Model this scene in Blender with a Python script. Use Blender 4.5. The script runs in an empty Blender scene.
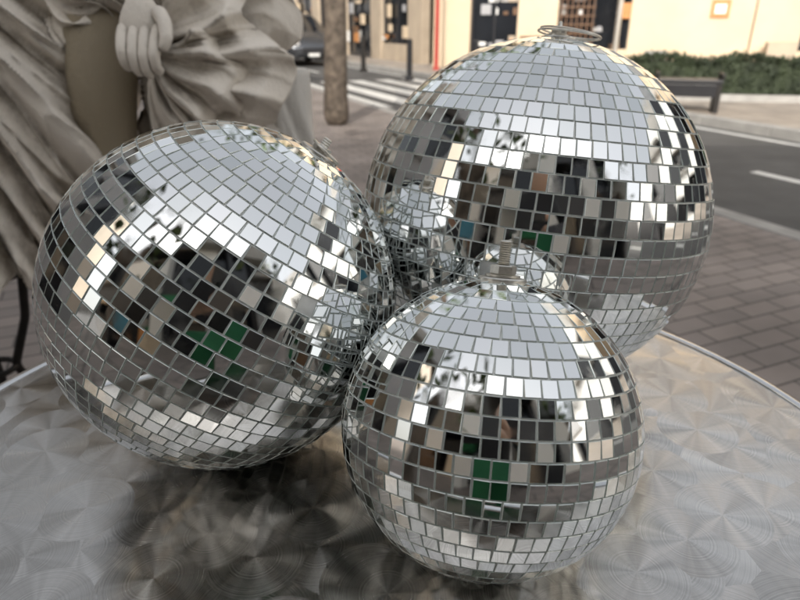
import bpy, bmesh, math, random
from mathutils import Vector, Matrix
random.seed(7)
sc = bpy.context.scene
sc.view_settings.view_transform = 'Standard'
sc.view_settings.look = 'None'
sc.view_settings.exposure = 0
R_ = math.radians

# ------------------------------------------------------------------ materials
def mat(name, col, rough=0.6, metal=0.0, var=0.15, scale=8.0, bump=0.0, bscale=None, col2=None, spec=None):
    m = bpy.data.materials.new(name); m.use_nodes = True
    nt = m.node_tree; b = nt.nodes['Principled BSDF']
    tc = nt.nodes.new('ShaderNodeTexCoord')
    nz = nt.nodes.new('ShaderNodeTexNoise'); nz.inputs['Scale'].default_value = scale
    nz.inputs['Detail'].default_value = 6
    nt.links.new(tc.outputs['Object'], nz.inputs['Vector'])
    mx = nt.nodes.new('ShaderNodeValToRGB')
    c2 = col2 if col2 else tuple(c*(1-var*2) for c in col)
    mx.color_ramp.elements[0].position = .3; mx.color_ramp.elements[1].position = .7
    mx.color_ramp.elements[0].color = (*c2, 1)
    mx.color_ramp.elements[1].color = (*col, 1)
    nt.links.new(nz.outputs['Fac'], mx.inputs['Fac'])
    nt.links.new(mx.outputs['Color'], b.inputs['Base Color'])
    b.inputs['Roughness'].default_value = rough
    b.inputs['Metallic'].default_value = metal
    if spec is not None: b.inputs['Specular IOR Level'].default_value = spec
    if bump > 0:
        n2 = nt.nodes.new('ShaderNodeTexNoise'); n2.inputs['Scale'].default_value = bscale or scale*5
        n2.inputs['Detail'].default_value = 8
        nt.links.new(tc.outputs['Object'], n2.inputs['Vector'])
        bp = nt.nodes.new('ShaderNodeBump'); bp.inputs['Strength'].default_value = bump
        bp.inputs['Distance'].default_value = .01
        nt.links.new(n2.outputs['Fac'], bp.inputs['Height'])
        nt.links.new(bp.outputs['Normal'], b.inputs['Normal'])
    return m

def paver_mat(name, c1, c2, mortar, rot, w=.2, h=.1):
    m = bpy.data.materials.new(name); m.use_nodes = True
    nt = m.node_tree; b = nt.nodes['Principled BSDF']; L = nt.links
    tc = nt.nodes.new('ShaderNodeTexCoord'); mp = nt.nodes.new('ShaderNodeMapping')
    mp.inputs['Rotation'].default_value = (0, 0, rot)
    L.new(tc.outputs['Object'], mp.inputs['Vector'])
    br = nt.nodes.new('ShaderNodeTexBrick')
    br.inputs['Scale'].default_value = 1
    br.inputs['Brick Width'].default_value = w; br.inputs['Row Height'].default_value = h
    br.inputs['Mortar Size'].default_value = .005; br.inputs['Mortar Smooth'].default_value = .3
    br.inputs['Color1'].default_value = (*c1, 1); br.inputs['Color2'].default_value = (*c2, 1)
    br.inputs['Mortar'].default_value = (*mortar, 1)
    L.new(mp.outputs[0], br.inputs['Vector'])
    nz = nt.nodes.new('ShaderNodeTexNoise'); nz.inputs['Scale'].default_value = 1.7; nz.inputs['Detail'].default_value = 9
    L.new(tc.outputs['Object'], nz.inputs['Vector'])
    rp = nt.nodes.new('ShaderNodeMapRange'); rp.inputs['From Min'].default_value = .3; rp.inputs['From Max'].default_value = .7
    rp.inputs['To Min'].default_value = .65; rp.inputs['To Max'].default_value = 1.15
    L.new(nz.outputs['Fac'], rp.inputs['Value'])
    mx = nt.nodes.new('ShaderNodeVectorMath'); mx.operation = 'SCALE'
    L.new(br.outputs['Color'], mx.inputs[0]); L.new(rp.outputs[0], mx.inputs['Scale'])
    L.new(mx.outputs[0], b.inputs['Base Color'])
    b.inputs['Roughness'].default_value = .75
    bp = nt.nodes.new('ShaderNodeBump'); bp.inputs['Strength'].default_value = .5; bp.inputs['Distance'].default_value = .005
    bp.invert = True
    L.new(br.outputs['Fac'], bp.inputs['Height']); L.new(bp.outputs[0], b.inputs['Normal'])
    return m

M = {}
M['asphalt'] = mat('asphalt', (.10,.098,.096), .85, var=.15, scale=3, bump=.6, bscale=120)
M['ground'] = mat('ground_asphalt', (.09,.088,.085), .9, var=.15, scale=1, bump=.4, bscale=60)
M['kerb'] = mat('kerb_concrete', (.36,.35,.33), .8, var=.15, scale=5, bump=.3)
M['paint'] = mat('road_paint', (.75,.75,.72), .6, var=.12, scale=9, bump=.2)
M['cream'] = mat('cream_render', (.60,.48,.34), .8, var=.06, scale=1.5, bump=.2)
M['beige'] = mat('beige_stone', (.45,.37,.28), .75, var=.1, scale=2, bump=.2)
M['greyw'] = mat('grey_render', (.34,.34,.35), .8, var=.1, scale=1.5)
M['darkw'] = mat('charcoal_fascia', (.03,.03,.033), .5, var=.15, scale=4)
M['white'] = mat('white_panel', (.72,.72,.70), .5, var=.04, scale=3)
M['dark'] = mat('dark_frame', (.025,.025,.028), .35, var=.1)
M['glass'] = mat('shop_glass', (.018,.02,.024), .06, var=.3, scale=.6)
M['wood'] = mat('wood', (.17,.09,.045), .5, var=.2, scale=12)
M['red'] = mat('red_paint', (.40,.05,.04), .4, var=.08)
M['orange'] = mat('orange_sign', (.50,.22,.07), .5, var=.08)
M['green'] = mat('green_cloth', (.02,.17,.07), .8, var=.15, scale=20)
M['blue'] = mat('blue_sign', (.03,.22,.35), .5, var=.08)
M['steel'] = mat('zinc_steel', (.80,.77,.70), .33, .85, var=.12, scale=300)
M['chrome'] = mat('polished_steel', (.82,.82,.82), .18, 1.0, var=.03, scale=30)
M['iron'] = mat('wrought_iron', (.03,.027,.025), .5, .4, var=.2, scale=40, bump=.3)
M['bark'] = mat('bark', (.17,.135,.105), .9, var=.35, scale=14, bump=1.0, bscale=30)
M['leaf'] = mat('leaf', (.08,.12,.035), .6, var=.3, scale=2, col2=(.04,.07,.02))
M['hedge'] = mat('hedge_leaf', (.035,.05,.02), .7, col2=(.012,.02,.008), scale=5)
M['skin'] = mat('skin', (.5,.32,.23), .5, var=.05)
M['hair'] = mat('hair', (.015,.012,.01), .5, var=.2)
M['jacket'] = mat('black_jacket', (.018,.018,.022), .8, var=.2, scale=15)
M['carpaint'] = mat('dark_grey_car_paint', (.10,.105,.115), .2, .6, var=.02)
M['tyre'] = mat('tyre', (.02,.02,.02), .8)
M['lamp'] = mat('headlamp', (.8,.8,.78), .1, .3, var=.02)

def stone_mat(name, c, dirt_shade, amt):
    m = bpy.data.materials.new(name); m.use_nodes = True
    nt = m.node_tree; b = nt.nodes['Principled BSDF']; L = nt.links
    tc = nt.nodes.new('ShaderNodeTexCoord')
    n1 = nt.nodes.new('ShaderNodeTexNoise'); n1.inputs['Scale'].default_value = 13; n1.inputs['Detail'].default_value = 12
    n1.inputs['Roughness'].default_value = .75
    L.new(tc.outputs['Object'], n1.inputs['Vector'])
    ao = nt.nodes.new('ShaderNodeAmbientOcclusion'); ao.inputs['Distance'].default_value = .05; ao.samples = 4  # crease darkening painted in from AO: grime plus the shade of folds
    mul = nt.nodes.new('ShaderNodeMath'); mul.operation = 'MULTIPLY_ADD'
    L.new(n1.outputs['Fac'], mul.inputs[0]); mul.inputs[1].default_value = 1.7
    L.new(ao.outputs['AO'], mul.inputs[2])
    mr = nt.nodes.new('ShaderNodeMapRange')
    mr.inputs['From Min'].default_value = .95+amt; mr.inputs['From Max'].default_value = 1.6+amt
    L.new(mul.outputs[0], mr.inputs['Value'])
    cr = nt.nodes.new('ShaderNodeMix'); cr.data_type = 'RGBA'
    cr.inputs[6].default_value = (*dirt_shade, 1); cr.inputs[7].default_value = (*c, 1)
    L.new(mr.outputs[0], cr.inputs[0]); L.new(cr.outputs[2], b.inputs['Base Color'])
    b.inputs['Roughness'].default_value = .65
    n2 = nt.nodes.new('ShaderNodeTexNoise'); n2.inputs['Scale'].default_value = 120; n2.inputs['Detail'].default_value = 8
    L.new(tc.outputs['Object'], n2.inputs['Vector'])
    bp = nt.nodes.new('ShaderNodeBump'); bp.inputs['Strength'].default_value = .5; bp.inputs['Distance'].default_value = .004
    L.new(n2.outputs['Fac'], bp.inputs['Height']); L.new(bp.outputs[0], b.inputs['Normal'])
    return m
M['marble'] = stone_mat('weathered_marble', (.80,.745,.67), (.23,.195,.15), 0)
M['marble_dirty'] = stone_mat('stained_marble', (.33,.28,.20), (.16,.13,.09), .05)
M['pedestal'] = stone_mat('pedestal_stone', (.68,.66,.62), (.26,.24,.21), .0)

def tile_mat():
    m = bpy.data.materials.new('mirror_tile'); m.use_nodes = True
    nt = m.node_tree; b = nt.nodes['Principled BSDF']; L = nt.links
    at = nt.nodes.new('ShaderNodeAttribute'); at.attribute_name = 'tint'
    r = nt.nodes.new('ShaderNodeValToRGB')
    r.color_ramp.elements[0].color = (.78,.80,.79,1); r.color_ramp.elements[1].color = (.97,.97,.96,1)
    L.new(at.outputs['Fac'], r.inputs['Fac']); L.new(r.outputs[0], b.inputs['Base Color'])
    b.inputs['Metallic'].default_value = 1
    tc = nt.nodes.new('ShaderNodeTexCoord')
    n = nt.nodes.new('ShaderNodeTexNoise'); n.inputs['Scale'].default_value = 60; n.inputs['Detail'].default_value = 8
    L.new(tc.outputs['Object'], n.inputs['Vector'])
    mr = nt.nodes.new('ShaderNodeMapRange'); mr.inputs['From Min'].default_value = .5; mr.inputs['From Max'].default_value = .8
    mr.inputs['To Min'].default_value = .012; mr.inputs['To Max'].default_value = .14
    L.new(n.outputs['Fac'], mr.inputs['Value']); L.new(mr.outputs[0], b.inputs['Roughness'])
    return m
M['tile'] = tile_mat()
M['tile_edge'] = mat('tile_glass_edge', (.80,.86,.83), .2, .5, var=.1, scale=200)
M['foam'] = mat('ball_core', (.80,.81,.79), .45, .3, var=.2, scale=60)

def table_mat():
    m = bpy.data.materials.new('engine_turned_steel'); m.use_nodes = True
    nt = m.node_tree; b = nt.nodes['Principled BSDF']; L = nt.links
    def math_(op, a, bb=None, c=None):
        n = nt.nodes.new('ShaderNodeMath'); n.operation = op
        for i, v in enumerate((a, bb, c)):
            if v is None: continue
            if isinstance(v, (int, float)): n.inputs[i].default_value = v
            else: L.new(v, n.inputs[i])
        return n.outputs[0]
    tc = nt.nodes.new('ShaderNodeTexCoord')
    def layer(off, sc_, rnd):
        mp = nt.nodes.new('ShaderNodeVectorMath'); mp.operation = 'ADD'; mp.inputs[1].default_value = off
        L.new(tc.outputs['Object'], mp.inputs[0])
        v = nt.nodes.new('ShaderNodeTexVoronoi'); v.voronoi_dimensions = '2D'
        v.inputs['Scale'].default_value = sc_; v.inputs['Randomness'].default_value = rnd
        L.new(mp.outputs[0], v.inputs['Vector'])
        s = nt.nodes.new('ShaderNodeVectorMath'); s.operation = 'SUBTRACT'
        L.new(mp.outputs[0], s.inputs[0]); L.new(v.outputs['Position'], s.inputs[1])
        return v, s
    vA, sA = layer((0,0,0), 11.5, .75)
    vB, sB = layer((.041,.055,0), 12.5, .75)
    vC, sC = layer((.087,.013,0), 11, .75)
    fa = math_('LESS_THAN', vA.outputs['Distance'], .42); fb = math_('LESS_THAN', vB.outputs['Distance'], .46)
    def mixv(f, a, bb):
        n = nt.nodes.new('ShaderNodeMix'); n.data_type = 'VECTOR'
        L.new(f, n.inputs[0]); L.new(bb, n.inputs[4]); L.new(a, n.inputs[5]); return n.outputs[1]
    t2 = mixv(fa, sA.outputs[0], mixv(fb, sB.outputs[0], sC.outputs[0]))
    p2 = mixv(fa, vA.outputs['Position'], mixv(fb, vB.outputs['Position'], vC.outputs['Position']))
    vs = nt.nodes.new('ShaderNodeVectorMath'); vs.operation = 'MULTIPLY'; vs.inputs[1].default_value = (1,1,0)
    L.new(t2, vs.inputs[0])
    nr = nt.nodes.new('ShaderNodeVectorMath'); nr.operation = 'NORMALIZE'
    L.new(vs.outputs[0], nr.inputs[0]); L.new(nr.outputs[0], b.inputs['Tangent'])
    ln = nt.nodes.new('ShaderNodeVectorMath'); ln.operation = 'LENGTH'; L.new(vs.outputs[0], ln.inputs[0])
    rn = nt.nodes.new('ShaderNodeTexNoise'); rn.noise_dimensions = '1D'; rn.inputs['Scale'].default_value = 1; rn.inputs['Detail'].default_value = 4
    L.new(math_('MULTIPLY', ln.outputs['Value'], 800), rn.inputs['W'])
    ad = nt.nodes.new('ShaderNodeVectorMath'); ad.operation = 'MULTIPLY_ADD'
    L.new(p2, ad.inputs[0]); ad.inputs[1].default_value = (37,37,37); L.new(nr.outputs[0], ad.inputs[2])
    wn = nt.nodes.new('ShaderNodeTexNoise'); wn.inputs['Scale'].default_value = 1.7; wn.inputs['Detail'].default_value = 3
    L.new(ad.outputs[0], wn.inputs['Vector'])
    mr = nt.nodes.new('ShaderNodeMapRange'); mr.inputs['From Min'].default_value = .25; mr.inputs['From Max'].default_value = .75
    mr.inputs['To Min'].default_value = .11; mr.inputs['To Max'].default_value = .30
    L.new(math_('MULTIPLY_ADD', wn.outputs['Fac'], .6, math_('MULTIPLY', rn.outputs['Fac'], .4)), mr.inputs['Value'])
    L.new(mr.outputs[0], b.inputs['Roughness'])
    gn = nt.nodes.new('ShaderNodeTexNoise'); gn.inputs['Scale'].default_value = 5; gn.inputs['Detail'].default_value = 9
    L.new(tc.outputs['Object'], gn.inputs['Vector'])
    mixf = math_('ADD', math_('MULTIPLY', gn.outputs['Fac'], .35), math_('ADD', math_('MULTIPLY', wn.outputs['Fac'], .45), math_('MULTIPLY', rn.outputs['Fac'], .2)))
    cr = nt.nodes.new('ShaderNodeValToRGB')
    cr.color_ramp.elements[0].position = .38; cr.color_ramp.elements[1].position = .63
    cr.color_ramp.elements[0].color = (.36,.345,.32,1); cr.color_ramp.elements[1].color = (.72,.70,.67,1)
    L.new(mixf, cr.inputs['Fac']); L.new(cr.outputs[0], b.inputs['Base Color'])
    bp = nt.nodes.new('ShaderNodeBump'); bp.inputs['Strength'].default_value = .08; bp.inputs['Distance'].default_value = .0006
    L.new(rn.outputs['Fac'], bp.inputs['Height']); L.new(bp.outputs[0], b.inputs['Normal'])
    b.inputs['Metallic'].default_value = 1
    b.inputs['Anisotropic'].default_value = .9
    return m
M['table'] = table_mat()

# ------------------------------------------------------------------ helpers
def obj(name, me, parent=None, mats=(), smooth=False):
    o = bpy.data.objects.new(name, me); sc.collection.objects.link(o)
    for m in mats: me.materials.append(m)
    if smooth:
        for p in me.polygons: p.use_smooth = True
    if parent: o.parent = parent
    return o
def empty(name, loc=(0,0,0)):
    o = bpy.data.objects.new(name, None); sc.collection.objects.link(o); o.empty_display_size = .1
    return o
def mesh(name, vs, fs, parent=None, mats=(), smooth=False, mi=None):
    me = bpy.data.meshes.new(name); me.from_pydata([tuple(v) for v in vs], [], fs); me.update()
    o = obj(name, me, parent, mats, smooth)
    if mi:
        for p, i in zip(me.polygons, mi): p.material_index = i
    return o
def frame_boxes(name, boxes, parent, m, F=None, bevel=0):
    """boxes: list of (u0,u1,v0,v1,w0,w1), F maps (u,v,w) to world"""
    vs=[]; fs=[]
    for (a,b_,c,d,e,f) in boxes:
        k=len(vs)
        for w in (e,f):
            for (u,v) in ((a,c),(b_,c),(b_,d),(a,d)):
                vs.append(F(u,v,w) if F else (u,v,w))
        fs += [(k,k+3,k+2,k+1),(k+4,k+5,k+6,k+7),(k,k+1,k+5,k+4),(k+1,k+2,k+6,k+5),(k+2,k+3,k+7,k+6),(k+3,k,k+4,k+7)]
    o = mesh(name, vs, fs, parent, [m])
    bm = bmesh.new(); bm.from_mesh(o.data); bmesh.ops.recalc_face_normals(bm, faces=bm.faces); bm.to_mesh(o.data); bm.free()
    if bevel:
        md=o.modifiers.new('bev','BEVEL'); md.width=bevel; md.segments=2; md.limit_method='ANGLE'
    return o
def lathe(name, prof, segs, parent, m, loc=(0,0,0), axis=None, smooth=True):
    vs=[]; fs=[]
    Q = Vector((0,0,1)).rotation_difference(Vector(axis).normalized()) if axis is not None else None
    for (r,z) in prof:
        for i in range(segs):
            a=2*math.pi*i/segs; v=Vector((r*math.cos(a), r*math.sin(a), z))
            if Q: v = Q @ v
            vs.append(v+Vector(loc))
    n=len(prof)
    for j in range(n-1):
        for i in range(segs):
            k=(i+1)%segs
            fs.append((j*segs+i, j*segs+k, (j+1)*segs+k, (j+1)*segs+i))
    fs.append(tuple(range(segs))[::-1]); fs.append(tuple((n-1)*segs+i for i in range(segs)))
    o = mesh(name, vs, fs, parent, [m], smooth)
    if smooth:
        md=o.modifiers.new('es','EDGE_SPLIT'); md.split_angle=R_(35)
    return o
def torus(name, c, Rr, r, nrm, parent, m, a0=0, a1=2*math.pi, segs=64):
    Q = Vector((0,0,1)).rotation_difference(Vector(nrm).normalized()); vs=[]; fs=[]
    closed = abs(a1-a0-2*math.pi)<1e-4; n=segs if closed else segs+1; k=12
    for i in range(n):
        a=a0+(a1-a0)*i/segs
        for j in range(k):
            b=2*math.pi*j/k
            vs.append(Q@Vector(((Rr+r*math.cos(b))*math.cos(a),(Rr+r*math.cos(b))*math.sin(a),r*math.sin(b)))+Vector(c))
    for i in range(segs):
        i2=(i+1)%n
        for j in range(k): fs.append((i*k+j,i2*k+j,i2*k+(j+1)%k,i*k+(j+1)%k))
    return mesh(name, vs, fs, parent, [m], True)
def skin(name, vs, es, rad, m, parent=None, sub=2):
    me = bpy.data.meshes.new(name); me.from_pydata([tuple(v) for v in vs], es, []); me.update()
    o = obj(name, me, parent, [m])
    s=o.modifiers.new('skin','SKIN'); s.use_smooth_shade=True
    for i,sv in enumerate(me.skin_vertices[0].data):
        r=rad[i]; sv.radius = r if isinstance(r,tuple) else (r,r); sv.use_root = (i==0)
    ss=o.modifiers.new('sub','SUBSURF'); ss.levels=sub; ss.render_levels=sub
    return o

# ------------------------------------------------------------------ street frame
ET = Vector((-.399,.917,0)); EN = Vector((.917,.399,0))
def S(t,n,z): return ET*t + EN*n + Vector((0,0,z))
RZ = -.11
frame_boxes('ground', [(-300,300,-300,300,-.5,RZ-.004)], None, M['ground'])
def sheet(name, t0,t1,n0,n1,z,m):
    return mesh(name,[S(t0,n0,z),S(t0,n1,z),S(t1,n1,z),S(t1,n0,z)],[(0,1,2,3)],None,[m])
sheet('road', -60,120,3.3,6.8,RZ,M['asphalt'])
pm = paver_mat('sidewalk_pavers', (.31,.265,.24),(.235,.205,.19),(.09,.08,.075), R_(-23.5), .2,.1)
pm2 = paver_mat('far_pavers', (.36,.31,.26),(.30,.265,.23),(.12,.11,.10), R_(-23.5), .3,.3)
near = frame_boxes('sidewalk', [(-60,120,-14,3.28,RZ-.02,0)], None, pm, S)
farp = frame_boxes('pavement', [(-60,120,6.97,40,RZ-.02,0)], None, pm2, S)
ks=[]
for i in range(-30,60):
    ks.append((i*1.0+.005,i*1.0+.995,3.283,3.43,RZ-.02,.006)); ks.append((i*1.0+.005,i*1.0+.995,6.82,6.967,RZ-.02,.006))
frame_boxes('kerb', ks, None, M['kerb'], S, .01)
mk = empty('road_markings')
for i in range(5):
    n0=3.55+i*.66
    o=sheet('crossing_bar_%d'%i, 9.2,14.2,n0,n0+.36,RZ+.004,M['paint']); o.parent=mk
o=sheet('stop_line',8.0,8.35,3.75,5.0,RZ+.004,M['paint']); o.parent=mk
for t0 in (-8,-3.6,.75,17,22,27,32):
    o=sheet('lane_dash',t0,t0+3,4.97,5.08,RZ+.004,M['paint']); o.parent=mk
for n0 in (6.55,):
    for a,b_ in ((-50,8.4),(15,110)):
        o=sheet('edge_line',a,b_,n0,n0+.09,RZ+.004,M['paint']); o.parent=mk

# ------------------------------------------------------------------ buildings
def building(name, p0, p1, depth, floors, fh, bay, wall, gf=3.2, pier=.45, goods=True, band=.7, gf_wall=None, sill=0.5):
    E=empty(name); p0=Vector((*p0,0)); p1=Vector((*p1,0)); u=(p1-p0); Ln=u.length; u/=Ln
    nrm=Vector((u.y,-u.x,0))
    F=lambda a,b_,c: p0+u*a+nrm*b_+Vector((0,0,c))
    H=gf+floors*fh
    nb=max(1,round(Ln/bay)); bw=Ln/nb
    frame_boxes('core',[(0.02,Ln-.02,-depth,-1.3,0,gf),(0.01,Ln-.01,-depth,-.3,gf+.001,H)],E,M['beige'] if goods else wall,F)
    piers=[];bands=[];gl=[];fr=[];sl=[]
    for i in range(nb+1):
        c=min(max(i*bw,pier/2),Ln-pier/2)
        piers.append((c-pier/2,c+pier/2,-.3,0,0,H))
    for f in range(floors+1):
        z=gf+f*fh
        for i in range(nb):
            a=(pier if i==0 else i*bw+pier/2); b_=((i+1)*bw-pier/2 if i<nb-1 else Ln-pier)
            if f<floors: bands.append((a+.001,b_-.001,-.298,-.03,z-band,z+.55)); sl.append((a+.01,b_-.01,-.028,.04,z+.50,z+.556))
            else: bands.append((a+.001,b_-.001,-.298,-.03,z-band,z))
    gl.append((.05,Ln-.05,-.2,-.19,0.02,H-.3))
    for i in range(nb):
        a=(pier if i==0 else i*bw+pier/2); b_=((i+1)*bw-pier/2 if i<nb-1 else Ln-pier)
        for f in range(floors+1):
            z0=.02 if f==0 else gf+(f-1)*fh+.557
            z1=(gf if f==0 else gf+f*fh)-band-.002
            for k in (0,.5,1):
                c=a+.025+(b_-a-.05)*k
                fr.append((c-.022,c+.022,-.186,-.13,z0,z1))
            fr.append((a+.048,(a+b_)/2-.024,-.184,-.135,z0,z0+.07)); fr.append(((a+b_)/2+.024,b_-.048,-.184,-.135,z0,z0+.07))
        if sill and i%2==1: bands.append((a+.001,b_-.001,-.297,-.05,.0,sill))
    frame_boxes('piers',piers,E,wall,F); frame_boxes('spandrels',bands,E,gf_wall or wall,F)
    frame_boxes('window_glass',gl,E,M['glass'],F); frame_boxes('window_frames',fr,E,M['dark'],F)
    if sl: frame_boxes('sills',sl,E,M['kerb'],F)
    frame_boxes('cornice',[(-.1,Ln+.1,-depth-.05,.12,H+.001,H+.35)],E,M['kerb'],F)
    return E,F,Ln,nb,bw

EA,FA,LA,nbA,bwA = building('cream_shop_building', (.9,18.2),(16.5,13.0),8,2,3.1,2.9,M['cream'],pier=1.0)
def stuff(E,F,items):
    by={}
    for (m,*b) in items: by.setdefault(m,[]).append(tuple(b))
    for m,bs in by.items(): frame_boxes('shop_detail_'+m,bs,E,M[m],F,.004)
items=[]
for i in range(70):
    u=random.choice([random.uniform(.9,5.0),random.uniform(9,15.5)]); z=random.choice([.55,.9,1.3,1.6]); w=random.uniform(.05,.3)
    items.append((random.choice(['white','orange','wood','wood','beige','kerb','kerb','greyw']),u,u+w,-.185,-.14-random.random()*.04,z,z+random.uniform(.05,.25)))
for i in range(7):
    items.append(('wood',3.3+i*.13,3.33+i*.13,-.125,-.10,.3,1.9)); items.append(('wood',3.25,4.15,-.098,-.08,.45+i*.2,.48+i*.2))
items += [('cream',5.965,7.69,-.12,-.012,.03,2.45),
          ('orange',6.75,7.15,-.010,.03,1.22,1.60),('white',6.83,7.07,.032,.04,1.3,1.5),
          ('orange',4.7,5.0,-.12,-.08,1.2,1.55),('wood',2.4,2.9,.1,.5,0,.8),('kerb',5.4,5.9,.3,.7,0,.5),
          ('dark',9.0,9.5,.004,.08,.3,1.9),('beige',8.0,8.6,.2,.6,0,.7)]
stuff(EA,FA,items)
EB,FB,LB,nbB,bwB = building('row_building', (S(60,8.3,0).x,S(60,8.3,0).y),(S(17.6,8.3,0).x,S(17.6,8.3,0).y),7,3,3.0,3.4,M['beige'],pier=.9)
items=[]
for i in range(60):
    u=random.uniform(20,42); w=random.uniform(.1,.5); z=random.uniform(.3,1.8)
    items.append((random.choice(['white','orange','wood','cream','kerb','greyw']),u,u+w,-.12,-.05,z,z+random.uniform(.1,.4)))
stuff(EB,FB,items)
EC,FC,LC,nbC,bwC = building('cafe_building', (5.2,-4.0),(-9.5,-4.4),9,1,3.2,2.6,M['white'],gf=3.2,pier=.6,gf_wall=M['darkw'])
items=[('green',5.0,7.3,.05,.9,2.55,2.62),('green',5.0,7.3,.82,.9,2.3,2.548),('white',2.2,3.2,.0,.06,2.5,3.1),('orange',8.6,8.9,.03,.1,.9,1.6),
       ('white',4.0,4.7,.02,.08,.5,1.9),('blue',10,10.4,.03,.1,.9,1.6),('cream',7.6,8.1,.1,.5,0,1.1),('wood',9.3,10.5,.3,.7,0,.75)]
for i in range(60):
    u=random.uniform(.5,13); w=random.uniform(.1,.4); z=random.uniform(.4,2.1)
    items.append((random.choice(['white','white','wood','cream','greyw','green','blue','kerb']),u,u+w,-.18,-.1,z,z+random.uniform(.1,.35)))
stuff(EC,FC,items)
p=S(2.2,-4.6,0); q=S(45,-4.6,0)
building('grey_office_building', (p.x,p.y),(q.x,q.y),7,2,3.0,3.2,M['greyw'])
p=S(3.5,12.5,0); q=S(-26,12.5,0)
building('white_shop_building', (p.x,p.y),(q.x,q.y),8,2,3.0,3.4,M['white'])
p=S(75,-12,0); q=S(75,20,0)
building('grey_apartment_building', (p.x,p.y),(q.x,q.y),8,4,3.0,3.5,M['greyw'])

# ------------------------------------------------------------------ disco balls
def disco(name, C, R, pole, h, w, gap, jit, seed, hw):
    rnd=random.Random(seed); E=empty(name); C=Vector(C); pole=Vector(pole).normalized()
    Q=Vector((0,0,1)).rotation_difference(pole)
    vs=[];fs=[];mi=[];tint=[]
    n=int(round(math.pi*R/h)); dphi=math.pi/n
    for i in range(n):
        phi=(i+.5)*dphi
        if i==0: continue
        m=max(4,int(round(2*math.pi*R*math.sin(phi)/w))); off=rnd.random()*6.28
        a=(2*math.pi*R*math.sin(phi)/m-gap)/2; b=(R*dphi-gap)/2
        for j in range(m):
            if rnd.random()<.002: continue
            th=off+2*math.pi*j/m+rnd.gauss(0,.00014)/R
            ph=phi+rnd.gauss(0,.00009)/R
            N=Vector((math.sin(ph)*math.cos(th),math.sin(ph)*math.sin(th),math.cos(ph)))
            Ea=Vector((-math.sin(th),math.cos(th),0)); So=Ea.cross(N)
            P=N*(R+rnd.gauss(0,.00005))
            N2=(N+Ea*rnd.gauss(0,jit)+So*rnd.gauss(0,jit)).normalized()
            tw=rnd.gauss(0,.010); E2=(Ea+So*tw); E2=(E2-N2*E2.dot(N2)).normalized(); S2=E2.cross(N2)
            k=len(vs); bv=.0003
            for (dz,ins) in ((-.0012,0),(-bv,0),(0,bv)):
                for (sx,sy) in ((-1,-1),(1,-1),(1,1),(-1,1)):
                    vs.append(Q@(P+N2*dz+E2*sx*(a-ins)+S2*sy*(b-ins))+C)
            fs.append((k+8,k+9,k+10,k+11)); mi.append(0)
            t=rnd.random(); tint.append(t)
            for l in (0,4):
                for q in range(4):
                    q2=(q+1)%4; fs.append((k+l+q,k+l+q2,k+l+4+q2,k+l+4+q)); mi.append(1); tint.append(t)
    me=bpy.data.meshes.new('mirror_tiles'); me.from_pydata([tuple(v) for v in vs],[],fs)
    o=obj('mirror_tiles',me,E,[M['tile'],M['tile_edge']])
    for p_,i in zip(me.polygons,mi): p_.material_index=i
    at=me.attributes.new('tint','FLOAT','FACE'); at.data.foreach_set('value',tint)
    bm=bmesh.new(); bm.from_mesh(me); bmesh.ops.recalc_face_normals(bm,faces=bm.faces); bm.to_mesh(me); bm.free()
    rc=R-.0009
    prof=[(max(1e-4,rc*math.sin(math.pi*i/64)),-rc*math.cos(math.pi*i/64)) for i in range(65)]
    lathe('core',prof,128,E,M['foam'],C,pole)
    T=C+pole*R
    def L(nm,prof,segs=32,off=0,m='steel',smooth=True): return lathe(nm,[(r,z+off) for r,z in prof],segs,E,M[m],T,pole,smooth)
    L('cap_plate',[(.0165,-.003),(.0165,.0003),(.0155,.0012),(.001,.0016)])
    if hw=='stud':
        L('washer',[(.0120,.0016),(.0120,.0030),(.005,.0031)])
        L('hex_nut',[(.0080,.0030),(.0090,.0038),(.0090,.0088),(.0080,.0096),(.0042,.0097)],6,smooth=False)
        pr=[(.001,.009)]
        for i in range(11):
            z=.0097+i*.0015; pr+=[(.0033,z),(.0044,z+.00075)]
        pr+=[(.0031,.0263),(.0005,.0266)]
        L('threaded_stud',pr,24)
    elif hw=='ring':
        L('washer',[(.011,.0016),(.011,.0032),(.004,.0034)])
        L('hex_nut',[(.007,.0032),(.0076,.004),(.0076,.007),(.007,.0076),(.003,.0078)],6,smooth=False)
        side=Vector((1,-.1,0)); side=(side-pole*side.dot(pole)).normalized()
        torus('split_ring',T+side*.010+pole*.0045,.030,.0010,(pole+side*.05).normalized(),E,M['steel'])
        torus('split_ring_turn',T+side*.011+pole*.0060,.029,.0009,(pole+side*.09).normalized(),E,M['steel'])
        torus('hanging_eye',T+pole*.008,.006,.0016,side,E,M['steel'])
    else:
        L('hex_nut',[(.0072,.0016),(.0078,.0022),(.0078,.0062),(.0072,.0068),(.003,.0069)],6,smooth=False)
        L('threaded_stud',[(.0032,.006),(.0039,.007),(.0032,.008),(.0039,.009),(.0032,.010),(.0039,.011),(.0032,.012),(.0039,.013),(.0025,.014)],24)
        side=Vector((1,.2,0)); side=(side-pole*side.dot(pole)).normalized()
        torus('hanging_ring',T+side*.004+pole*.004,.013,.0011,(pole+side*.2).normalized(),E,M['steel'])
    return E
disco('mirror_ball',(.062,.3633,.8227),.1027,(.08,.30,.95),.0116,.0102,.0008,.013,1,'stud')
disco('mirror_ball',(-.149,.4914,.8655),.1455,(.568,.161,.806),.0120,.0122,.0009,.013,2,'bolt')
disco('mirror_ball',(.1360,.634,.8945),.1745,(.10,.109,.99),.0152,.0126,.0010,.012,3,'ring')

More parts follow.
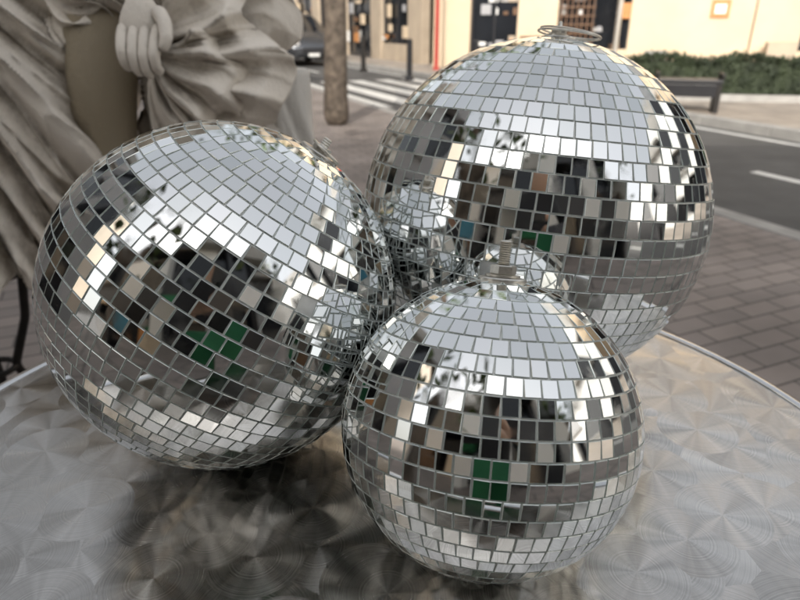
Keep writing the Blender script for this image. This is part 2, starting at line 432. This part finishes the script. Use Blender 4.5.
# ------------------------------------------------------------------ table
TE=empty('round_cafe_table'); tcx,tcy,tr=-.015,.437,.447; tz=.72
vs=[(math.cos(2*math.pi*i/128)*(tr-.012),math.sin(2*math.pi*i/128)*(tr-.012),0) for i in range(128)]
o=mesh('table_top',vs,[tuple(range(128))],TE,[M['table']]); o.location=(tcx,tcy,tz)
lathe('rim',[(tr-.012,-.004),(tr-.012,.0005),(tr-.0105,.0022),(tr-.008,.003),(tr-.003,.002),(tr,-.001),(tr+.0008,-.006),(tr+.0008,-.024),(tr-.002,-.027),(tr-.012,-.0275)],160,TE,M['chrome'],(tcx,tcy,tz))
lathe('under_panel',[(tr-.015,-.02),(tr-.015,-.006)],96,TE,M['kerb'],(tcx,tcy,tz))
lathe('column',[(.06,-.022),(.06,-.03),(.025,-.04),(.025,-.66),(.05,-.68)],32,TE,M['chrome'],(tcx,tcy,tz))
for i in range(4):
    a=math.pi/4+i*math.pi/2; d=Vector((math.cos(a),math.sin(a),0)); c=Vector((tcx,tcy,0))
    skin('foot_%d'%(i+1),[c+Vector((0,0,.06)),c+d*.12+Vector((0,0,.055)),c+d*.27+Vector((0,0,.02)),c+d*.29+Vector((0,0,.014))],[(0,1),(1,2),(2,3)],[.022,.02,.014,.013],M['chrome'],TE)

# ------------------------------------------------------------------ statue
ST=empty('draped_marble_statue')
def ridged(x): return 1-abs(math.sin(x))
def foldloft(name, cfn, rfn, z0,z1,nz,nt_,amp,k,twist,seed,m,crinkle=1.0):
    rnd=random.Random(seed); ph=[rnd.random()*6.28 for _ in range(6)]
    vs=[];fs=[]
    for j in range(nz+1):
        f=j/nz; z=z0+(z1-z0)*f; cx,cy=cfn(f); rx,ry=rfn(f)
        for i in range(nt_):
            th=2*math.pi*i/nt_
            w=th+.25*math.sin(2.2*th+ph[0]+f*2)+twist*f+.12*math.sin(f*11+ph[1]+2*th)
            a=amp*(1.25-.5*f)
            d=a*(ridged(w*k/2+ph[1])**1.1)+a*.5*ridged(w*k*.93+ph[2]+f*3)**2+a*.25*math.sin(w*k*1.7+f*14+ph[3])
            d+=a*.35*math.sin(f*9+3*th+ph[4])+crinkle*a*.22*ridged(f*16+2.5*th+1.5*math.sin(w*k))**3
            zz=z+.035*math.sin(3*th+ph[5])*(1-f)**2+.02*math.sin(k*w+ph[1])*(1-f)**3
            vs.append((cx+(rx+d)*math.cos(th),cy+(ry+d)*math.sin(th),zz))
    for j in range(nz):
        for i in range(nt_):
            k2=(i+1)%nt_; fs.append((j*nt_+i,j*nt_+k2,(j+1)*nt_+k2,(j+1)*nt_+i))
    fs.append(tuple(range(nt_))[::-1]); fs.append(tuple(nt_*nz+i for i in range(nt_)))
    return mesh(name,vs,fs,ST,[m],True)
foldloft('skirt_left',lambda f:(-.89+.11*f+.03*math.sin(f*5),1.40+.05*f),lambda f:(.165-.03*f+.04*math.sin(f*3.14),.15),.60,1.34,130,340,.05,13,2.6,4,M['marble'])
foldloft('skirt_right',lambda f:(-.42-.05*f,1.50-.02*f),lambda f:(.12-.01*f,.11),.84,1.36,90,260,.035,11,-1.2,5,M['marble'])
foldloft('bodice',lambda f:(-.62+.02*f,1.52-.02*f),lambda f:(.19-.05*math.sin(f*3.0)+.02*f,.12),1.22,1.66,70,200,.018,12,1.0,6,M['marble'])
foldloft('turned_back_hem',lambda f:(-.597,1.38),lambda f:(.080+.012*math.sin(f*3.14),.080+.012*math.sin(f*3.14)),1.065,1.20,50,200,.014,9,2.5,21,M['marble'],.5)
def fan(name,H,a0,a1,Lf,amp,k,seed,tilt,yoff):
    rnd=random.Random(seed); p1,p2,p3=[rnd.random()*6.28 for _ in range(3)]
    nr,na=80,340; vs=[];fs=[]
    for j in range(nr+1):
        f=j/nr
        for i in range(na+1):
            g=i/na; a=a0+(a1-a0)*g
            Lr=Lf*(1+.14*math.sin(5*a+p1)+.10*ridged(k*a+p2))
            r=.015+(Lr)*f
            w=a*k+.8*math.sin(3*a+p3)+.6*math.sin(f*4.0+p1+a)
            d=amp*(.25+f*1.1)*(ridged(w)**1.1-.4)+amp*.26*f*ridged(w*2.3+f*4+1)**1.5
            d+=amp*.14*f*ridged(f*6+a*3+p2)**2
            curl=.08*max(0,f-.82)*4
            aa=a+.20*math.sin(f*4+p2)
            x=H[0]+r*math.cos(aa); z=H[2]+r*math.sin(aa)-.05*f*f
            y=H[1]-d+tilt*r+yoff+curl
            vs.append((x,y,z))
    for j in range(nr):
        for i in range(na):
            q=j*(na+1)+i; fs.append((q,q+1,q+na+2,q+na+1))
    o=mesh(name,vs,fs,ST,[M['marble']],True)
    md=o.modifiers.new('s','SOLIDIFY'); md.thickness=.009; md.offset=0
    return o
Hh=(-.475,1.27,1.04)
fan('gathered_cloth',Hh,R_(-95),R_(75),.205,.046,5.5,11,.15,0)
fan('gathered_cloth_inner',(-.465,1.245,1.03),R_(-75),R_(30),.13,.034,6.5,12,.1,0)
fan('gathered_cloth_outer',(-.46,1.33,1.12),R_(-50),R_(70),.20,.048,4.5,13,.1,.03)
skin('bare_leg',[(-.60,1.42,1.30),(-.592,1.37,1.12),(-.605,1.33,.98),(-.628,1.345,.80),(-.63,1.40,.62),(-.60,1.44,.50),(-.60,1.36,.475),(-.60,1.30,.468)],
     [(i,i+1) for i in range(7)],[.088,.080,.072,.062,.048,.038,.034,.024],M['marble_dirty'],ST,3)
skin('covered_leg',[(-.44,1.5,1.2),(-.43,1.5,.85),(-.44,1.5,.52),(-.44,1.40,.48)],[(0,1),(1,2),(2,3)],[.08,.06,.045,.03],M['marble'],ST)
skin('torso_and_arms',[(-.6,1.52,1.25),(-.6,1.5,1.45),(-.6,1.48,1.62),(-.6,1.48,1.72),(-.6,1.46,1.80),(-.6,1.45,1.88),
     (-.45,1.48,1.62),(-.40,1.42,1.42),(-.425,1.30,1.24),(-.460,1.255,1.13),(-.76,1.48,1.62),(-.84,1.40,1.45),(-.74,1.28,1.50)],
     [(0,1),(1,2),(2,3),(3,4),(4,5),(2,6),(6,7),(7,8),(8,9),(2,10),(10,11),(11,12)],
     [(.15,.11),(.13,.10),(.12,.09),.05,(.075,.09),(.07,.085),.055,.045,.038,.028,.055,.045,.03],M['marble'],ST)
skin('hair_bun',[(-.6,1.54,1.9),(-.6,1.57,1.86),(-.6,1.5,1.93)],[(0,1),(0,2)],[.06,.045,.08],M['marble'],ST)
skin('nose',[(-.6,1.37,1.86),(-.6,1.355,1.835)],[(0,1)],[.01,.013],M['marble'],ST)
bm=bmesh.new(); bmesh.ops.create_uvsphere(bm,u_segments=32,v_segments=20,radius=1)
for v in bm.verts:
    x,y,z=v.co; tp=1-.25*z
    v.co=Vector((-.470+x*.040*tp, 1.236+y*.018+.010*z, 1.085+z*.050))
me=bpy.data.meshes.new('hand_palm'); bm.to_mesh(me); bm.free(); obj('hand_palm',me,ST,[M['marble']],True)
for i in range(4):
    x=-.502+i*.0215; l=(.75,.93,1.0,.88)[i]; sp=(i-1.5)*-.0025
    skin('finger_%d'%(i+1),[(x,1.236,1.078),(x+sp*.5,1.212,1.058),(x+sp,1.194,1.050-.022*l),(x+sp*1.4,1.200,1.046-.044*l),(x+sp*1.3,1.222,1.046-.054*l)],
         [(0,1),(1,2),(2,3),(3,4)],[.0125,.0125,.0112,.0104,.009],M['marble'],ST)
skin('thumb',[(-.440,1.236,1.105),(-.420,1.214,1.082),(-.416,1.198,1.056),(-.426,1.196,1.036)],[(0,1),(1,2),(2,3)],[.015,.0142,.0125,.0095],M['marble'],ST)
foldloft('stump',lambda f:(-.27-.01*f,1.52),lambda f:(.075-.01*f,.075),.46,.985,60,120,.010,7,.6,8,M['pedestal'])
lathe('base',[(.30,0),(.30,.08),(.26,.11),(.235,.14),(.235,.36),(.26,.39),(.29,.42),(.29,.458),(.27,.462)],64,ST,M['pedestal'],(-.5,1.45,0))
PS=empty('wrought_iron_plant_stand'); c=Vector((-1.07,1.42,0))
for i in range(4):
    a=.5+i*math.pi/2; d=Vector((math.cos(a),math.sin(a),0))
    skin('leg_%d'%(i+1),[c+d*.12+Vector((0,0,.52)),c+d*.10+Vector((0,0,.38)),c+d*.05+Vector((0,0,.25)),c+d*.10+Vector((0,0,.1)),c+d*.16+Vector((0,0,.012))],[(k,k+1) for k in range(4)],[.012]*5,M['iron'],PS)
torus('ring',c+Vector((0,0,.25)),.05,.008,(0,0,1),PS,M['iron'])
lathe('tray',[(.15,.52),(.16,.55),(.15,.551)],48,PS,M['iron'],c)

# ------------------------------------------------------------------ trees and hedge
def leaves(name, pts, size, m, parent=None, seed=1):
    rnd=random.Random(seed); vs=[];fs=[]
    for p_ in pts:
        a=Vector((rnd.gauss(0,1),rnd.gauss(0,1),rnd.gauss(0,1))).normalized(); b=a.orthogonal().normalized(); s=size*rnd.uniform(.6,1.3)
        c2=a.cross(b); k=len(vs); P=Vector(p_)
        vs+= [P-b*s,P+c2*s*.5,P+b*s,P-c2*s*.5]; fs.append((k,k+1,k+2,k+3))
    return mesh(name,vs,fs,parent,[m])
def tree(x,y,h,r,seed,dens=110):
    rnd=random.Random(seed); E=empty('street_tree'); vs=[(x,y,-.05),(x-.005,y,.25),(x+.03,y,1.2),(x+.06,y+.03,2.4)]; es=[(0,1),(1,2),(2,3)]; rd=[r*1.25,r,r*.88,r*.75]
    tips=[]
    for i in range(7):
        a=i*.9+rnd.random()*.4; up=rnd.uniform(.7,1.4); l=rnd.uniform(.9,1.5)
        p1=Vector(vs[3])+Vector((math.cos(a)*l*.5,math.sin(a)*l*.5,up*.7)); p2=p1+Vector((math.cos(a)*l*.6,math.sin(a)*l*.6,up))
        k=len(vs); vs+= [tuple(p1),tuple(p2)]; es+=[(3,k),(k,k+1)]; rd+=[r*.35,r*.15]
        for j in range(3):
            p3=p2+Vector((rnd.gauss(0,.5),rnd.gauss(0,.5),rnd.uniform(.2,.8))); k3=len(vs); vs.append(tuple(p3)); es.append((k+1,k3)); rd.append(.012); tips.append(p3)
        tips.append(p2)
    skin('trunk_and_limbs',vs,es,rd,M['bark'],E,2)
    pts=[]
    for t in tips:
        for _ in range(dens): pts.append(t+Vector((rnd.gauss(0,.33),rnd.gauss(0,.33),rnd.gauss(0,.27))))
    leaves('foliage',pts,.06,M['leaf'],E,seed)
tree(-.74,7.5,5,.15,3)
tree(-2.5,-1.2,5,.12,9,90)  # unseen tree, added so its crown darkens the upper mirror reflections
p=S(17,2.5,0); tree(p.x,p.y,5,.13,4)
p=S(-6,2.4,0); tree(p.x,p.y,5,.13,5)
HE=empty('hedge')
ha=Vector((2.6,10.75,0)); hb=Vector((8.6,9.6,0)); hu=(hb-ha).normalized(); hn=Vector((hu.y,-hu.x,0))
FH=lambda a,b_,c: ha+hu*a+hn*b_+Vector((0,0,c))
frame_boxes('inner_mass',[(0.05,6.0,-.25,.25,.05,.55)],HE,M['hedge'],FH)
frame_boxes('planter_kerb',[(-.05,6.15,-.42,-.34,-.01,.10),(-.05,6.15,.34,.42,-.01,.10)],HE,M['kerb'],FH)
pts=[]
for _ in range(16000):
    a=random.uniform(0,6.05); b_=random.choice([-1,1])*random.uniform(.2,.34); z=random.uniform(.06,.62)
    if random.random()<.4: b_=random.uniform(-.32,.32); z=.58+.05*math.sin(a*5)+random.gauss(0,.03)
    pts.append(FH(a,b_,z))
leaves('foliage',pts,.03,M['hedge'],HE)

BE=empty('street_bench'); bo=Vector((3.85,8.75,0)); bu=Vector((.95,-.31,0)); bn=Vector((.31,.95,0))
FBn=lambda a,b_,c: bo+bu*a+bn*b_+Vector((0,0,c))
frame_boxes('seat_slats',[(-.40,.40,-.2+i*.105,-.2+i*.105+.085,.36,.415) for i in range(4)],BE,M['dark'],FBn,.006)
frame_boxes('front_rail',[(-.339,.339,-.19,-.16,.20,.358)],BE,M['dark'],FBn,.006)
frame_boxes('legs',[(-.40,-.34,-.19,.2,0,.358),(.34,.40,-.19,.2,0,.358)],BE,M['iron'],FBn,.006)
frame_boxes('armrests',[(-.42,-.37,-.2,.2,.418,.50),(.37,.42,-.2,.2,.418,.50)],BE,M['iron'],FBn,.02)

def post(name,x,y,r,h,m,extra=None):
    E=empty(name); lathe('shaft',[(r*1.6,0),(r*1.6,.06),(r,.08),(r,h-.02),(r*.7,h),(.002,h+.005)],24,E,M[m],(x,y,0)); return E
post('red_pole',.93,17.0,.055,3.2,'red')
post('sign_post',4.95,15.4,.06,3.4,'steel')
post('bollard',.2,13.8,.06,.8,'dark'); post('bollard',1.4,12.4,.06,.8,'dark')
post('bollard',-.9,16.3,.06,.8,'iron')

# ------------------------------------------------------------------ car
def car(name,t,n,head):
    E=empty(name); O=S(t,n,RZ); f=(-ET if head else ET); s=Vector((f.y,-f.x,0))
    W=lambda y,x,z: O+f*y+s*x+Vector((0,0,z))
    sec=[(-2.15,.62,.45,.80,.82,.55),(-2.05,.80,.30,.98,1.02,.62),(-1.5,.85,.22,1.0,1.30,.60),(-1.0,.86,.22,1.0,1.46,.60),(-.1,.86,.22,.98,1.50,.60),
         (.45,.86,.22,.96,1.42,.58),(1.15,.85,.22,.94,.97,.62),(1.7,.82,.24,.84,.87,.6),(2.05,.74,.28,.70,.73,.52),(2.18,.60,.34,.56,.58,.45)]
    vs=[];fs=[];mi=[]
    for (y,w,zb,zm,zt,wt) in sec:
        half=[(w*.85,zb),(w,zb+.12),(w*1.0,zb+(zm-zb)*.6),(w*.95,zm),(wt+ (w-wt)*.25,zm+(zt-zm)*.75),(wt*.85,zt),(0,zt+.02)]
        ring=half+[(-a,b_) for a,b_ in reversed(half[:-1])]
        for (x,z) in ring: vs.append(W(y,x,z))
    k=13
    for j in range(len(sec)-1):
        for i in range(k):
            i2=(i+1)%k; fs.append((j*k+i,j*k+i2,(j+1)*k+i2,(j+1)*k+i))
            cab=1<=j<=5
            mi.append(1 if (cab and i in (3,8)) or (j==5 and i in (4,5,6,7)) or (j==1 and i in (4,5,6,7)) else 0)
    fs.append(tuple(range(k))[::-1]); mi.append(0); fs.append(tuple((len(sec)-1)*k+i for i in range(k))); mi.append(0)
    o=mesh('body',vs,fs,E,[M['carpaint'],M['glass']],True,mi)
    bm=bmesh.new(); bm.from_mesh(o.data); bmesh.ops.recalc_face_normals(bm,faces=bm.faces); bm.to_mesh(o.data); bm.free()
    for y in (-1.35,1.35):
        for x in (-.80,.80):
            lathe('wheel',[(.20,-.1),(.31,-.1),(.33,-.07),(.33,.07),(.31,.1),(.2,.1)],32,E,M['tyre'],W(y,x,.33),s)
            lathe('hub',[(.19,-.105),(.12,-.12),(.02,-.12)] if x*1<0 else [(.19,.105),(.12,.12),(.02,.12)],24,E,M['chrome'],W(y,x,.33),s)
    frame_boxes('headlamps',[(2.0,2.15,-.68,-.40,.56,.70),(2.0,2.15,.40,.68,.56,.70)],E,M['lamp'],W,.03)
    frame_boxes('grille',[(2.1,2.20,-.36,.36,.40,.54)],E,M['dark'],W,.02)
    frame_boxes('number_plate',[(2.2,2.215,-.17,.17,.30,.39)],E,M['white'],W)
    frame_boxes('mirrors',[(.75,.85,-1.0,-.86,.95,1.07),(.75,.85,.86,1.0,.95,1.07)],E,M['carpaint'],W,.03)
car('parked_car',21.5,5.6,True)
car('parked_car',-14,4.4,False)

# ------------------------------------------------------------------ photographer (seen only in the mirrors)
PH=empty('photographer'); y0=-.47
skin('trousers',[(0,y0,.95),(-.10,y0,.86),(-.12,y0-.02,.48),(-.12,y0,.09),(.10,y0,.86),(.12,y0+.03,.48),(.13,y0,.09)],[(0,1),(1,2),(2,3),(0,4),(4,5),(5,6)],[(.17,.13),.1,.075,.06,.1,.075,.06],M['green'],PH)
skin('jacket',[(0,y0,.98),(0,y0,1.15),(0,y0+.02,1.33),(0,y0+.04,1.42),(-.17,y0+.03,1.34),(-.25,y0+.07,1.10),(-.14,y0+.28,1.04),(.17,y0+.03,1.34),(.25,y0+.07,1.10),(.14,y0+.28,1.04)],
     [(0,1),(1,2),(2,3),(2,4),(4,5),(5,6),(2,7),(7,8),(8,9)],[(.17,.13),(.16,.12),(.17,.12),.06,.075,.055,.04,.075,.055,.04],M['jacket'],PH)
skin('head',[(0,y0+.04,1.42),(0,y0+.07,1.49),(0,y0+.10,1.55),(0,y0+.10,1.61)],[(0,1),(1,2),(2,3)],[.05,.06,(.075,.09),(.07,.085)],M['skin'],PH)
skin('hair',[(0,y0+.06,1.60),(0,y0+.03,1.55),(0,y0+.02,1.47),(0,y0+.09,1.66)],[(0,1),(1,2),(0,3)],[.095,.09,.07,.07],M['hair'],PH)
for sx in (-1,1):
    skin('hand',[(sx*.14,y0+.28,1.04),(sx*.115,y0+.34,1.05),(sx*.095,y0+.38,1.06)],[(0,1),(1,2)],[.028,(.02,.038),(.017,.036)],M['skin'],PH)
    for i in range(4):
        z=1.095-i*.02
        skin('finger_%d'%(i+1),[(sx*.10,y0+.38,z),(sx*.088,y0+.418,z),(sx*.074,y0+.43,z)],[(0,1),(1,2)],[.009,.008,.007],M['skin'],PH)
    skin('thumb',[(sx*.105,y0+.36,1.035),(sx*.085,y0+.385,1.03),(sx*.07,y0+.40,1.04)],[(0,1),(1,2)],[.011,.01,.009],M['skin'],PH)
    skin('shoe',[(sx*.12,y0-.05,.05),(sx*.12,y0+.08,.045),(sx*.125,y0+.17,.035)],[(0,1),(1,2)],[.045,.045,.035],M['dark'],PH)
frame_boxes('phone',[(-.076,.076,-.046,-.038,1.045,1.118)],PH,M['dark'],None,.003)

# ------------------------------------------------------------------ sky, sun, camera
w=bpy.data.worlds.new('World'); sc.world=w; w.use_nodes=True; nt=w.node_tree
bg=nt.nodes['Background']; sky=nt.nodes.new('ShaderNodeTexSky'); sky.sky_type='NISHITA'; sky.sun_disc=False
EL,AZ=R_(32),R_(192)
sky.sun_elevation=EL; sky.sun_rotation=AZ; sky.air_density=1.3; sky.dust_density=6; sky.ozone_density=.5
hs=nt.nodes.new('ShaderNodeHueSaturation'); hs.inputs['Saturation'].default_value=.25; hs.inputs['Value'].default_value=1.8
nt.links.new(sky.outputs[0],hs.inputs['Color']); nt.links.new(hs.outputs[0],bg.inputs['Color']); bg.inputs['Strength'].default_value=.15
sl=bpy.data.lights.new('sun','SUN'); sl.energy=3.2; sl.angle=R_(.5); sl.color=(1,.93,.83)
so=bpy.data.objects.new('sun',sl); sc.collection.objects.link(so)
sd=Vector((math.sin(AZ)*math.cos(EL),math.cos(AZ)*math.cos(EL),math.sin(EL)))
so.rotation_euler=(-sd).to_track_quat('-Z','Y').to_euler(); so.location=sd*30
cd=bpy.data.cameras.new('camera'); co=bpy.data.objects.new('camera',cd); sc.collection.objects.link(co)
cd.sensor_width=36; cd.lens=27.9; cd.clip_start=.01; cd.clip_end=1000
co.location=(0,0,1.08); co.rotation_euler=(R_(90-24),0,0)
cd.dof.use_dof=True; cd.dof.focus_distance=.42; cd.dof.aperture_fstop=9
sc.camera=co
